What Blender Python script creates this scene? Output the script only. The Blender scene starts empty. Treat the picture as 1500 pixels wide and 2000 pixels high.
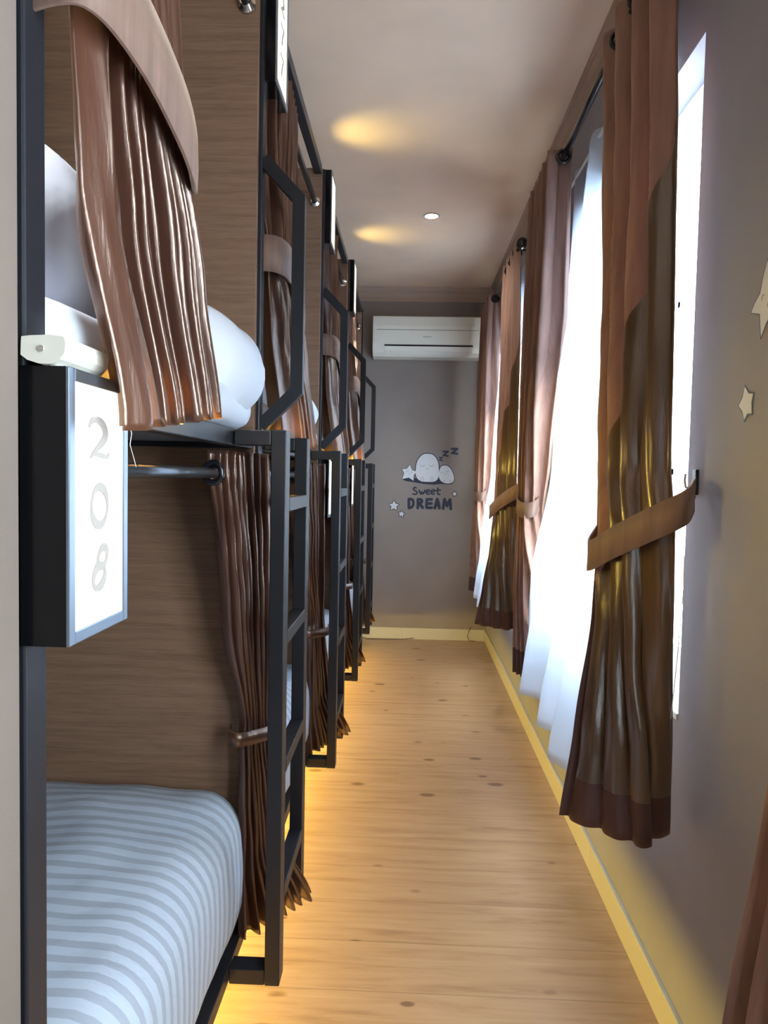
import bpy, bmesh, math, random
from mathutils import Vector, Matrix, noise
random.seed(7)
C = bpy.context.scene.collection
SC = bpy.context.scene

# ------------------------------------------------------------------ camera
F_PX = 1400.0
d = Vector(((800-750)/F_PX, -(933-1000)/F_PX, -1.0)).normalized()      # corridor direction in camera space
roll = 0.022
u_ = Vector((roll, 1.0, 0.0)); u_ = (u_ - u_.dot(d)*d).normalized()
x_ = d.cross(u_)
rot = Matrix((x_, d, u_))
cd = bpy.data.cameras.new('camera'); cam = bpy.data.objects.new('camera', cd); C.objects.link(cam)
cd.sensor_fit = 'VERTICAL'; cd.sensor_height = 24.0; cd.lens = 24.0*F_PX/2000.0
cd.clip_start = 0.02; cd.clip_end = 100
cam.matrix_world = Matrix.Translation((0, 0, 1.27)) @ rot.to_4x4()
SC.camera = cam

# ------------------------------------------------------------------ view + light
SC.view_settings.view_transform = 'Standard'; SC.view_settings.look = 'None'
SC.view_settings.gamma = 1.0; SC.view_settings.use_curve_mapping = False
SC.view_settings.exposure = 1.62
SC.cycles.max_bounces = 10; SC.cycles.diffuse_bounces = 6; SC.cycles.transparent_max_bounces = 12
SC.cycles.sample_clamp_indirect = 6.0
SC.cycles.use_denoising = True
W = bpy.data.worlds.new('World'); SC.world = W; W.use_nodes = True
bg = W.node_tree.nodes['Background']; bg.inputs[0].default_value = (0.86, 0.93, 1.0, 1); bg.inputs[1].default_value = 7.5
LED = (1.0, 0.69, 0.11)

def area(name, loc, size, size_y, power, color, direction, portal=False, spread=math.pi):
    l = bpy.data.lights.new(name, 'AREA'); l.shape = 'RECTANGLE'; l.size = size; l.size_y = size_y
    l.energy = power; l.color = color; l.spread = spread
    if portal: l.cycles.is_portal = True
    o = bpy.data.objects.new(name, l); C.objects.link(o); o.location = loc
    o.rotation_euler = Vector(direction).to_track_quat('-Z', 'Z' if abs(direction[2]) < .9 else 'Y').to_euler()
    return o

# window openings in the right wall (y range, z range)
WX = 0.625; WT = 0.17
CEIL = 2.726; YB = 5.61; XL = -2.40; YN = -1.3
WINS = [(-0.46, 0.84), (1.637, 2.93), (3.70, 5.00)]
WZ0, WZ1 = 0.74, 2.255
for i, (a, b) in enumerate(WINS):
    area('daylight_portal', (WX+WT+0.03, (a+b)/2, (WZ0+WZ1)/2), b-a, WZ1-WZ0, 1.0, (1, 1, 1), (-1, 0, 0), portal=True)
FILL_WIN = (0.26, 0.56, 1.25, 2.20)  # unseen window added behind the camera as fill light
area('daylight_portal', ((FILL_WIN[0]+FILL_WIN[1])/2, YN-0.14, (FILL_WIN[2]+FILL_WIN[3])/2), FILL_WIN[1]-FILL_WIN[0], FILL_WIN[3]-FILL_WIN[2], 1.0, (1, 1, 1), (0, 1, 0), portal=True)
POSTS = [0.702, 1.69, 2.855, 4.02, 5.18]
for i in range(4):
    a, b = POSTS[i], POSTS[i+1]
    area('under_bed_led', (-0.60, (a+b)/2, 0.155), 0.04, b-a-0.04, 3.0, LED, (1, 0, -0.30))
    area('upper_bed_led', (-0.3635, a+(0.25 if i == 0 else 0.36), 1.352), 0.008, 0.40 if i == 0 else 0.5, 2.6, LED, (1, 0, 0.25), spread=1.9)

# ------------------------------------------------------------------ materials
MATS = {}
def nmat(name, color=(0.5, 0.5, 0.5), rough=0.5, metal=0.0, spec=0.5, **kw):
    if name in MATS: return MATS[name]
    m = bpy.data.materials.new(name); m.use_nodes = True
    b = m.node_tree.nodes['Principled BSDF']
    b.inputs['Base Color'].default_value = (*color, 1)
    b.inputs['Roughness'].default_value = rough
    b.inputs['Metallic'].default_value = metal
    b.inputs['Specular IOR Level'].default_value = spec
    for k, v in kw.items(): b.inputs[k.replace('_', ' ')].default_value = v
    MATS[name] = m
    return m
def nodes(m): return m.node_tree.nodes, m.node_tree.links, m.node_tree.nodes['Principled BSDF']
def noisetex(m, scale, detail=4, rough=0.5, stretch=(1, 1, 1), rot=(0, 0, 0)):
    N, L, B = nodes(m)
    tc = N.new('ShaderNodeTexCoord'); mp = N.new('ShaderNodeMapping'); nt = N.new('ShaderNodeTexNoise')
    mp.inputs['Scale'].default_value = stretch; mp.inputs['Rotation'].default_value = rot
    nt.inputs['Scale'].default_value = scale; nt.inputs['Detail'].default_value = detail; nt.inputs['Roughness'].default_value = rough
    L.new(tc.outputs['Object'], mp.inputs[0]); L.new(mp.outputs[0], nt.inputs['Vector'])
    return nt
def ramp(m, src, stops):
    N, L, B = nodes(m); r = N.new('ShaderNodeValToRGB')
    e = r.color_ramp.elements
    while len(e) < len(stops): e.new(0.5)
    for el, (p, c) in zip(e, stops): el.position = p; el.color = (*c, 1)
    L.new(src, r.inputs[0]); return r
def bump(m, src, strength, dist=0.002):
    N, L, B = nodes(m); b = N.new('ShaderNodeBump'); b.inputs['Strength'].default_value = strength; b.inputs['Distance'].default_value = dist
    L.new(src, b.inputs['Height']); L.new(b.outputs[0], B.inputs['Normal']); return b
def painted(name, color, rough=0.85, var=0.06, bs=0.25, spec=0.3):
    m = nmat(name, color, rough, spec=spec)
    N, L, B = nodes(m)
    n = noisetex(m, 3.0, 3)
    lo = tuple(c*(1-var) for c in color); hi = tuple(min(1, c*(1+var)) for c in color)
    r = ramp(m, n.outputs[0], [(0.3, lo), (0.7, hi)]); L.new(r.outputs[0], B.inputs['Base Color'])
    n2 = noisetex(m, 180, 2); bump(m, n2.outputs[0], bs, 0.001)
    return m

M_wall = painted('grey_wall_paint', (0.33, 0.33, 0.38))
M_walld = painted('dark_grey_wall_paint', (0.31, 0.265, 0.245))
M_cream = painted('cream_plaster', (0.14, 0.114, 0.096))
M_ceil = painted('ceiling_paint', (0.84, 0.62, 0.46), rough=0.55, bs=0.05, spec=0.4)
M_corn = painted('cornice_paint', (0.50, 0.36, 0.28), rough=0.6, bs=0.05)
M_black = nmat('black_painted_steel', (0.011, 0.012, 0.017), 0.42, spec=0.42)
_n = noisetex(M_black, 60, 3); bump(M_black, _n.outputs[0], 0.12, 0.001)
M_gloss = nmat('glossy_black_acrylic', (0.004, 0.004, 0.005), 0.16, spec=0.3)
M_alu = nmat('brushed_aluminium_edge', (0.30, 0.36, 0.44), 0.3, metal=0.9)
M_chrome = nmat('chrome', (0.8, 0.8, 0.8), 0.12, metal=1.0)
M_rod = nmat('dark_rod_metal', (0.10, 0.11, 0.13), 0.28, metal=0.85)
M_rodb = nmat('black_rod_metal', (0.012, 0.013, 0.018), 0.2, spec=0.7)
M_white = nmat('white_plastic', (0.52, 0.51, 0.46), 0.35)
M_acw = nmat('air_conditioner_plastic', (0.86, 0.84, 0.74), 0.3)
M_frame = nmat('white_window_frame', (0.80, 0.84, 0.84), 0.4)
M_dark = nmat('dark_void', (0.01, 0.01, 0.012), 0.7)
M_under = nmat('grey_platform_board', (0.13, 0.15, 0.19), 0.6)
M_navy = nmat('navy_vinyl', (0.020, 0.026, 0.060), 0.6)
M_vwhite = nmat('white_vinyl', (0.72, 0.74, 0.78), 0.6)
M_vedge = nmat('blue_grey_vinyl', (0.10, 0.14, 0.25), 0.6)
M_vgrey = nmat('grey_vinyl', (0.33, 0.36, 0.38), 0.6)
M_digit = nmat('grey_digit_film', (0.22, 0.21, 0.20), 0.6, Emission_Color=(0.62, 0.60, 0.56, 1), Emission_Strength=0.10)
M_thread = nmat('white_thread', (0.75, 0.75, 0.75), 0.7)

# glass
M_glass = bpy.data.materials.new('window_glass'); M_glass.use_nodes = True
N = M_glass.node_tree.nodes; L = M_glass.node_tree.links; N.clear()
o = N.new('ShaderNodeOutputMaterial'); mx = N.new('ShaderNodeMixShader'); t = N.new('ShaderNodeBsdfTransparent'); g = N.new('ShaderNodeBsdfGlossy')
g.inputs['Roughness'].default_value = 0.02; mx.inputs[0].default_value = 0.06; t.inputs[0].default_value = (0.95, 0.98, 0.98, 1)
L.new(t.outputs[0], mx.inputs[1]); L.new(g.outputs[0], mx.inputs[2]); L.new(mx.outputs[0], o.inputs[0])
# sheer
M_sheer = bpy.data.materials.new('white_sheer_voile'); M_sheer.use_nodes = True
N = M_sheer.node_tree.nodes; L = M_sheer.node_tree.links; N.clear()
o = N.new('ShaderNodeOutputMaterial'); mx = N.new('ShaderNodeMixShader'); mx2 = N.new('ShaderNodeMixShader')
tr = N.new('ShaderNodeBsdfTranslucent'); df = N.new('ShaderNodeBsdfDiffuse'); tp = N.new('ShaderNodeBsdfTransparent')
tr.inputs[0].default_value = (0.72, 0.80, 0.90, 1); df.inputs[0].default_value = (0.86, 0.89, 0.95, 1)
mx.inputs[0].default_value = 0.55; mx2.inputs[0].default_value = 0.08
L.new(df.outputs[0], mx.inputs[1]); L.new(tr.outputs[0], mx.inputs[2]); L.new(mx.outputs[0], mx2.inputs[1]); L.new(tp.outputs[0], mx2.inputs[2]); L.new(mx2.outputs[0], o.inputs[0])

def cloth(name, color, rough, sheen=0.0, spec=0.5, aniso=0.0, transl=0.0, crush=0.5, tcol=None):
    m = nmat(name, color, rough, spec=spec)
    N, L, B = nodes(m)
    B.inputs['Sheen Weight'].default_value = sheen; B.inputs['Sheen Roughness'].default_value = 0.4
    B.inputs['Sheen Tint'].default_value = (1.0, 0.75, 0.6, 1)
    B.inputs['Anisotropic'].default_value = aniso
    n = noisetex(m, 6, 5, 0.6, stretch=(6, 6, 0.5)); 
    lo = tuple(c*0.72 for c in color); hi = tuple(c*1.25 for c in color)
    r = ramp(m, n.outputs[0], [(0.3, lo), (0.72, hi)]); L.new(r.outputs[0], B.inputs['Base Color'])
    n2 = noisetex(m, 11, 5, 0.6, stretch=(3.5, 3.5, 0.5)); bump(m, n2.outputs[0], crush, 0.006)
    if transl > 0:
        out = N['Material Output']; t = N.new('ShaderNodeBsdfTranslucent'); t.inputs[0].default_value = (*(tcol or [min(1, c*2.2) for c in color]), 1)
        x = N.new('ShaderNodeMixShader'); x.inputs[0].default_value = transl
        L.new(B.outputs[0], x.inputs[1]); L.new(t.outputs[0], x.inputs[2]); L.new(x.outputs[0], out.inputs[0])
    return m
M_satin = cloth('brown_satin', (0.070, 0.029, 0.021), 0.29, sheen=0.2, spec=1.0, transl=0.32, crush=0.35, tcol=(0.62, 0.40, 0.24))
M_satin.node_tree.nodes['Principled BSDF'].inputs['IOR'].default_value = 1.9
M_satin.node_tree.nodes['Principled BSDF'].inputs['Specular Tint'].default_value = (1.0, 0.80, 0.70, 1)
M_satin_l = cloth('bronze_satin_lining', (0.105, 0.058, 0.030), 0.29, sheen=0.1, spec=1.0, transl=0.05, crush=0.35)
M_matte = cloth('brown_matte_cloth', (0.31, 0.18, 0.145), 0.75, sheen=0.3, spec=0.3, transl=0.10, crush=0.08)
M_hem = cloth('dark_brown_hem', (0.085, 0.038, 0.034), 0.6, sheen=0.15, spec=0.4, crush=0.08)
M_band = cloth('brown_tieback_cloth', (0.20, 0.125, 0.10), 0.6, sheen=0.3, spec=0.4, crush=0.06)

# plywood panel, grain along X
M_ply = nmat('brown_wood_panel', (0.3, 0.2, 0.13), 0.55, spec=0.35)
N, L, B = nodes(M_ply)
n1 = noisetex(M_ply, 5, 8, 0.72, stretch=(0.55, 3, 14)); n2 = noisetex(M_ply, 30, 4, 0.7, stretch=(0.5, 4, 18))
mxn = N.new('ShaderNodeMix'); mxn.inputs[0].default_value = 0.4; L.new(n1.outputs[0], mxn.inputs[2]); L.new(n2.outputs[0], mxn.inputs[3])
r = ramp(M_ply, mxn.outputs[0], [(0.30, (0.130, 0.073, 0.046)), (0.50, (0.228, 0.132, 0.083)), (0.68, (0.29, 0.178, 0.118))])
L.new(r.outputs[0], B.inputs['Base Color']); bump(M_ply, n2.outputs[0], 0.08, 0.001)

# pine floor: boards run across the aisle (along X)
M_floor = nmat('pine_laminate', (0.5, 0.3, 0.15), 0.38, spec=0.4)
N, L, B = nodes(M_floor)
tc = N.new('ShaderNodeTexCoord'); sep = N.new('ShaderNodeSeparateXYZ'); L.new(tc.outputs['Object'], sep.inputs[0])
def math_(op, a, b=None):
    n = N.new('ShaderNodeMath'); n.operation = op
    for k, v in enumerate((a, b)):
        if v is None: continue
        if isinstance(v, (int, float)): n.inputs[k].default_value = v
        else: L.new(v, n.inputs[k])
    return n.outputs[0]
bd = math_('DIVIDE', sep.outputs[1], 0.19); fr = math_('FRACT', bd); fl = math_('FLOOR', bd)
wn = N.new('ShaderNodeTexWhiteNoise'); wn.noise_dimensions = '1D'; L.new(fl, wn.inputs['W'])
seam = math_('LESS_THAN', fr, 0.014)
cmb = N.new('ShaderNodeCombineXYZ'); L.new(math_('ADD', sep.outputs[0], math_('MULTIPLY', wn.outputs[0], 9.0)), cmb.inputs[0]); L.new(sep.outputs[1], cmb.inputs[1])
mp = N.new('ShaderNodeMapping'); mp.inputs['Scale'].default_value = (1.3, 15, 1); L.new(cmb.outputs[0], mp.inputs[0])
gr = N.new('ShaderNodeTexNoise'); gr.inputs['Scale'].default_value = 2.2; gr.inputs['Detail'].default_value = 7; gr.inputs['Roughness'].default_value = 0.62; gr.inputs['Distortion'].default_value = 0.5
L.new(mp.outputs[0], gr.inputs['Vector'])
rr = ramp(M_floor, gr.outputs[0], [(0.25, (0.33, 0.195, 0.10)), (0.46, (0.47, 0.30, 0.17)), (0.72, (0.54, 0.365, 0.22))])
mp2 = N.new('ShaderNodeMapping'); mp2.inputs['Scale'].default_value = (5.2, 10.0, 1); L.new(cmb.outputs[0], mp2.inputs[0])
vo = N.new('ShaderNodeTexVoronoi'); vo.inputs['Scale'].default_value = 1.0; L.new(mp2.outputs[0], vo.inputs['Vector'])
sc_ = N.new('ShaderNodeSeparateColor'); L.new(vo.outputs['Color'], sc_.inputs[0])
# each knot gets its own radius; about half of the cells have none
rad = math_('MULTIPLY', math_('MAXIMUM', math_('SUBTRACT', sc_.outputs[0], 0.30), 0.0), 0.31)
kn = math_('SUBTRACT', 1.0, math_('DIVIDE', vo.outputs['Distance'], math_('ADD', rad, 0.001)))
kn = math_('MINIMUM', math_('MAXIMUM', math_('MULTIPLY', kn, 2.2), 0.0), 0.85)
mk = N.new('ShaderNodeMix'); mk.data_type = 'RGBA'; L.new(kn, mk.inputs[0]); L.new(rr.outputs[0], mk.inputs[6]); mk.inputs[7].default_value = (0.17, 0.085, 0.035, 1)
ms = N.new('ShaderNodeMix'); ms.data_type = 'RGBA'; L.new(math_('MULTIPLY', seam, 0.55), ms.inputs[0]); L.new(mk.outputs[2], ms.inputs[6]); ms.inputs[7].default_value = (0.16, 0.09, 0.045, 1)
L.new(ms.outputs[2], B.inputs['Base Color'])

# striped white sheet, stripes run along X and fold down the front
M_sheet = nmat('white_striped_sheet', (0.7, 0.75, 0.8), 0.7, spec=0.3)
N, L, B = nodes(M_sheet)
tc = N.new('ShaderNodeTexCoord'); sep = N.new('ShaderNodeSeparateXYZ'); L.new(tc.outputs['Object'], sep.inputs[0])
st = math_('GREATER_THAN', math_('FRACT', math_('DIVIDE', sep.outputs[1], 0.034)), 0.55)
ms = N.new('ShaderNodeMix'); ms.data_type = 'RGBA'; L.new(st, ms.inputs[0]); ms.inputs[6].default_value = (0.47, 0.54, 0.63, 1); ms.inputs[7].default_value = (0.355, 0.395, 0.475, 1)
L.new(ms.outputs[2], B.inputs['Base Color'])
n = noisetex(M_sheet, 7, 5, 0.55, stretch=(1, 1.6, 1)); bump(M_sheet, n.outputs[0], 0.5, 0.02)
M_pillow = nmat('white_pillow_cotton', (0.66, 0.71, 0.80), 0.75, spec=0.2)
n = noisetex(M_pillow, 6, 4, 0.5); bump(M_pillow, n.outputs[0], 0.4, 0.02)

def emis(name, color, strength):
    m = bpy.data.materials.new(name); m.use_nodes = True; N = m.node_tree.nodes; L = m.node_tree.links; N.clear()
    o = N.new('ShaderNodeOutputMaterial'); e = N.new('ShaderNodeEmission'); e.inputs[0].default_value = (*color, 1); e.inputs[1].default_value = strength
    L.new(e.outputs[0], o.inputs[0]); return m
M_sign = emis('backlit_sign_acrylic', (1.0, 0.93, 0.74), 0.62)
M_ledstrip = emis('amber_led', LED, 1.6)
M_down = emis('downlight_led', (1.0, 0.95, 0.88), 12.0)
M_signedge = nmat('warm_acrylic_edge', (0.55, 0.42, 0.12), 0.4)

# ------------------------------------------------------------------ helpers
def tag(o, label=None, cat=None, group=None, kind=None):
    if label: o['label'] = label
    if cat: o['category'] = cat
    if group: o['group'] = group
    if kind: o['kind'] = kind
    return o
def empty(name, loc=(0, 0, 0), rz=0):
    o = bpy.data.objects.new(name, None); C.objects.link(o); o.location = loc; o.rotation_euler = (0, 0, rz); o.empty_display_size = 0.05
    return o
class MB:
    def __init__(s): s.bm = bmesh.new()
    def box(s, x0, x1, y0, y1, z0, z1, bev=0.0, mi=0):
        xs = sorted((x0, x1)); ys = sorted((y0, y1)); zs = sorted((z0, z1))
        v = [s.bm.verts.new((xs[i], ys[j], zs[k])) for i in (0, 1) for j in (0, 1) for k in (0, 1)]
        fs = [s.bm.faces.new([v[i] for i in f]) for f in ((0, 1, 3, 2), (4, 6, 7, 5), (0, 4, 5, 1), (2, 3, 7, 6), (0, 2, 6, 4), (1, 5, 7, 3))]
        for f in fs: f.material_index = mi
        if bev > 0:
            es = list({e for f in fs for e in f.edges})
            r = bmesh.ops.bevel(s.bm, geom=es, offset=bev, segments=2, affect='EDGES', profile=0.5)
            for f in r['faces']: f.material_index = mi
        return s
    def bar(s, p0, p1, w, h, up=(0, 0, 1), bev=0.002):
        p0 = Vector(p0); p1 = Vector(p1); dd = (p1-p0).normalized(); side = dd.cross(Vector(up)).normalized(); u2 = side.cross(dd)
        vs = []
        for p in (p0, p1):
            for a, b in ((-1, -1), (1, -1), (1, 1), (-1, 1)): vs.append(s.bm.verts.new(p + side*w/2*a + u2*h/2*b))
        fs = [s.bm.faces.new([vs[i] for i in f]) for f in ((0, 3, 2, 1), (4, 5, 6, 7), (0, 1, 5, 4), (1, 2, 6, 5), (2, 3, 7, 6), (3, 0, 4, 7))]
        if bev > 0: bmesh.ops.bevel(s.bm, geom=list({e for f in fs for e in f.edges}), offset=bev, segments=2, affect='EDGES')
        return s
    def path_flat(s, pts, w, t, nrm):
        """mitred flat frame bar following pts, width w in the plane with normal nrm, thickness t"""
        P = [Vector(p) for p in pts]; nrm = Vector(nrm).normalized(); rows = []
        for i, p in enumerate(P):
            a = (P[i]-P[i-1]).normalized() if i else (P[1]-P[0]).normalized()
            b = (P[i+1]-P[i]).normalized() if i < len(P)-1 else a
            na = a.cross(nrm); nb = b.cross(nrm); m_ = (na+nb).normalized(); k = 1/max(0.3, m_.dot(na))
            rows.append([s.bm.verts.new(p + m_*w/2*k*sx + nrm*t/2*sn) for sx, sn in ((-1, -1), (1, -1), (1, 1), (-1, 1))])
        for i in range(len(rows)-1):
            for k in range(4): s.bm.faces.new((rows[i][k], rows[i][(k+1) % 4], rows[i+1][(k+1) % 4], rows[i+1][k]))
        s.bm.faces.new(rows[0][::-1]); s.bm.faces.new(rows[-1]); return s
    def tube(s, pts, r, seg=12, caps=True, rs=None):
        P = [Vector(p) for p in pts]; rows = []
        ref = Vector((0, 0, 1))
        for i, p in enumerate(P):
            t_ = (P[min(i+1, len(P)-1)]-P[max(i-1, 0)]).normalized()
            rf = ref if abs(t_.dot(ref)) < 0.95 else Vector((1, 0, 0))
            a = t_.cross(rf).normalized(); b = a.cross(t_)
            rr_ = rs[i] if rs else r
            rows.append([s.bm.verts.new(p + a*math.cos(2*math.pi*k/seg)*rr_ + b*math.sin(2*math.pi*k/seg)*rr_) for k in range(seg)])
        for i in range(len(rows)-1):
            for k in range(seg):
                f = s.bm.faces.new((rows[i][k], rows[i][(k+1) % seg], rows[i+1][(k+1) % seg], rows[i+1][k])); f.smooth = True
        if caps: s.bm.faces.new(rows[0][::-1]); s.bm.faces.new(rows[-1])
        return s
    def torus(s, c, axis, R, r, n=24, m=8):
        c = Vector(c); axis = Vector(axis).normalized(); a = axis.orthogonal().normalized(); b = axis.cross(a); g = []
        for i in range(n):
            dr = a*math.cos(2*math.pi*i/n)+b*math.sin(2*math.pi*i/n)
            g.append([s.bm.verts.new(c + dr*(R + r*math.cos(2*math.pi*j/m)) + axis*r*math.sin(2*math.pi*j/m)) for j in range(m)])
        for i in range(n):
            for j in range(m):
                f = s.bm.faces.new((g[i][j], g[(i+1) % n][j], g[(i+1) % n][(j+1) % m], g[i][(j+1) % m])); f.smooth = True
        return s
    def ball(s, c, r, sz=(1, 1, 1)):
        k = bmesh.ops.create_uvsphere(s.bm, u_segments=20, v_segments=12, radius=r)
        for v in k['verts']: v.co = Vector((v.co.x*sz[0], v.co.y*sz[1], v.co.z*sz[2])) + Vector(c)
        for f in {f for v in k['verts'] for f in v.link_faces}: f.smooth = True
        return s
    def poly(s, pts3, nrm, t, mi=0):
        """flat polygon sheet of thickness t raised along nrm"""
        n_ = Vector(nrm)
        a = [s.bm.verts.new(Vector(p)) for p in pts3]; b = [s.bm.verts.new(Vector(p)+n_*t) for p in pts3]
        k = len(a)
        fs = [s.bm.faces.new(a[::-1]), s.bm.faces.new(b)]
        for i in range(k): fs.append(s.bm.faces.new((a[i], a[(i+1) % k], b[(i+1) % k], b[i])))
        for f in fs: f.material_index = mi
        return s
    def build(s, name, mats, parent=None, tri=False):
        bmesh.ops.recalc_face_normals(s.bm, faces=s.bm.faces)
        if tri: bmesh.ops.triangulate(s.bm, faces=[f for f in s.bm.faces if len(f.verts) > 4])
        me = bpy.data.meshes.new(name); s.bm.to_mesh(me); s.bm.free()
        for m in (mats if isinstance(mats, (list, tuple)) else [mats]): me.materials.append(m)
        o = bpy.data.objects.new(name, me); C.objects.link(o)
        if parent:
            o.parent = parent
            o.matrix_parent_inverse = Matrix.Translation(-parent.location)     # world-space coordinates are kept
        return o
def B1(name, m, parent, *a, bev=0.0): return MB().box(*a, bev=bev).build(name, m, parent)
def struct(o): o['kind'] = 'structure'; return o

# ------------------------------------------------------------------ room shell
T = 0.12
struct(B1('floor', M_floor, None, XL-T, WX+T+0.1, YN-T, YB+T, -0.1, 0.0))
struct(B1('ceiling', M_ceil, None, XL-T, WX+WT, YN-T, YB+T, CEIL, CEIL+0.1))
struct(B1('wall_back', M_walld, None, XL-T, WX+WT, YB, YB+T, 0, CEIL))
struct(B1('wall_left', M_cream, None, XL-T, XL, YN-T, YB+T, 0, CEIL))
w = MB(); a, b, c, e_ = FILL_WIN
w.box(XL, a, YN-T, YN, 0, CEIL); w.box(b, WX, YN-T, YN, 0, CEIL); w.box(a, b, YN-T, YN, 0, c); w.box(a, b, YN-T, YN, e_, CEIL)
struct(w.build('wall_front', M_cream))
w = MB()
w.box(WX, WX+WT, YN-T, YB+T, 0, WZ0); w.box(WX, WX+WT, YN-T, YB+T, WZ1, CEIL)
edges = [YN-T] + [v for ab in WINS for v in ab] + [YB+T]
for k in range(0, len(edges), 2): w.box(WX, WX+WT, edges[k], edges[k+1], WZ0, WZ1)
struct(w.build('wall_right', M_wall))
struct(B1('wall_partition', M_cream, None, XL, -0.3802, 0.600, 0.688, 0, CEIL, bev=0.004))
# cornices
def cornice(name, pts_fn, y0, y1):
    prof = [(0, 0), (0.10, 0), (0.10, 0.008), (0.085, 0.012), (0.07, 0.012), (0.04, 0.022), (0.022, 0.045), (0.012, 0.05), (0.012, 0.062), (0, 0.066)]
    bm = MB()
    rows = [[bm.bm.verts.new(pts_fn(a, b, t)) for a, b in prof] for t in (y0, y1)]
    n = len(prof)
    for k in range(n): bm.bm.faces.new((rows[0][k], rows[0][(k+1) % n], rows[1][(k+1) % n], rows[1][k]))
    bm.bm.faces.new(rows[0]); bm.bm.faces.new(rows[1])
    return struct(bm.build(name, M_corn))
cornice('trim_1', lambda a, b, t: (t, YB-b*1.0, CEIL-a), XL, WX)
cornice('trim_2', lambda a, b, t: (WX-b*0.6, t, CEIL-a*0.8), YN, YB-0.068)
# tiled skirting: tiles with open joints
def skirting(name, horizontal, a0, a1, m, tile=0.40, start=0.0):
    b = MB(); x = a0
    if horizontal:
        b.box(a0, a1, YB-0.007, YB, 0, 0.086)
    else:
        b.box(WX-0.007, WX, a0, a1, 0, 0.086)
    x = a0 - start
    while x < a1:
        p, q = max(a0, x+0.001), min(a1, x+tile-0.001)
        if q-p > 0.01:
            if horizontal: b.box(p, q, YB-0.012, YB-0.006, 0.0, 0.088, bev=0.0012)
            else: b.box(WX-0.012, WX-0.006, p, q, 0.0, 0.088, bev=0.0012)
        x += tile
    return struct(b.build(name, m))
M_tile = nmat('cream_skirting_tile', (0.62, 0.60, 0.50), 0.3)
skirting('baseboard_back', True, XL, WX-0.013, M_tile, start=0.035)
skirting('baseboard_right', False, YN, YB, M_tile, tile=1.2)

# ------------------------------------------------------------------ windows
for wi, (a, b) in enumerate(WINS):
    e = empty('window_%d' % wi, (WX+0.09, (a+b)/2, WZ0)); struct(e)
    f = MB(); x0, x1 = WX+0.075, WX+0.125; fw = 0.055
    f.box(x0, x1, a, a+fw, WZ0, WZ1, bev=0.004); f.box(x0, x1, b-fw, b, WZ0, WZ1, bev=0.004)
    f.box(x0, x1, a+fw, b-fw, WZ0, WZ0+fw, bev=0.004); f.box(x0, x1, a+fw, b-fw, WZ1-fw, WZ1, bev=0.004)
    f.build('window_frame', M_frame, e)
    mid = (a+b)/2
    for (p, q) in ((a+fw, mid-0.004), (mid+0.004, b-fw)):
        s_ = MB(); sw = 0.05; X0, X1 = WX+0.085, WX+0.118; z0, z1 = WZ0+fw, WZ1-fw
        s_.box(X0, X1, p, p+sw, z0, z1, bev=0.003); s_.box(X0, X1, q-sw, q, z0, z1, bev=0.003)
        s_.box(X0, X1, p+sw, q-sw, z0, z0+sw, bev=0.003); s_.box(X0, X1, p+sw, q-sw, z1-sw, z1, bev=0.003)
        c_ = (p+q)/2
        s_.box(X0+0.006, X1-0.006, c_-0.010, c_+0.010, z0+sw, z1-sw, bev=0.002)
        for zz in (z0+(z1-z0)*0.36, z0+(z1-z0)*0.68): s_.box(X0+0.006, X1-0.006, p+sw, q-sw, zz-0.010, zz+0.010, bev=0.002)
        sh = s_.build('window_sash', M_frame, e)
        g_ = MB().box(WX+0.100, WX+0.103, p+sw, q-sw, z0+sw, z1-sw).build('pane', M_glass, sh)
        g_.matrix_parent_inverse = sh.matrix_world.inverted() @ Matrix.Identity(4); g_.parent = sh
    B1('window_sill', M_frame, e, WX-0.004, WX+0.075, a, b, WZ0-0.012, WZ0+0.004, bev=0.002)

a, b, c_, d_ = FILL_WIN
e = empty('window_3', ((a+b)/2, YN-0.08, c_)); struct(e)  # added window in the front wall, lets in fill light from behind
f = MB(); Y0, Y1 = YN-0.10, YN-0.05
f.box(a, a+.05, Y0, Y1, c_, d_, bev=.003); f.box(b-.05, b, Y0, Y1, c_, d_, bev=.003); f.box(a+.05, b-.05, Y0, Y1, c_, c_+.05, bev=.003); f.box(a+.05, b-.05, Y0, Y1, d_-.05, d_, bev=.003); f.box((a+b)/2-.02, (a+b)/2+.02, Y0, Y1, c_+.05, d_-.05, bev=.003)
f.build('window_frame', M_frame, e)
B1('pane', M_glass, e, a+.05, b-.05, YN-.078, YN-.074, c_+.05, d_-.05)

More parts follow.
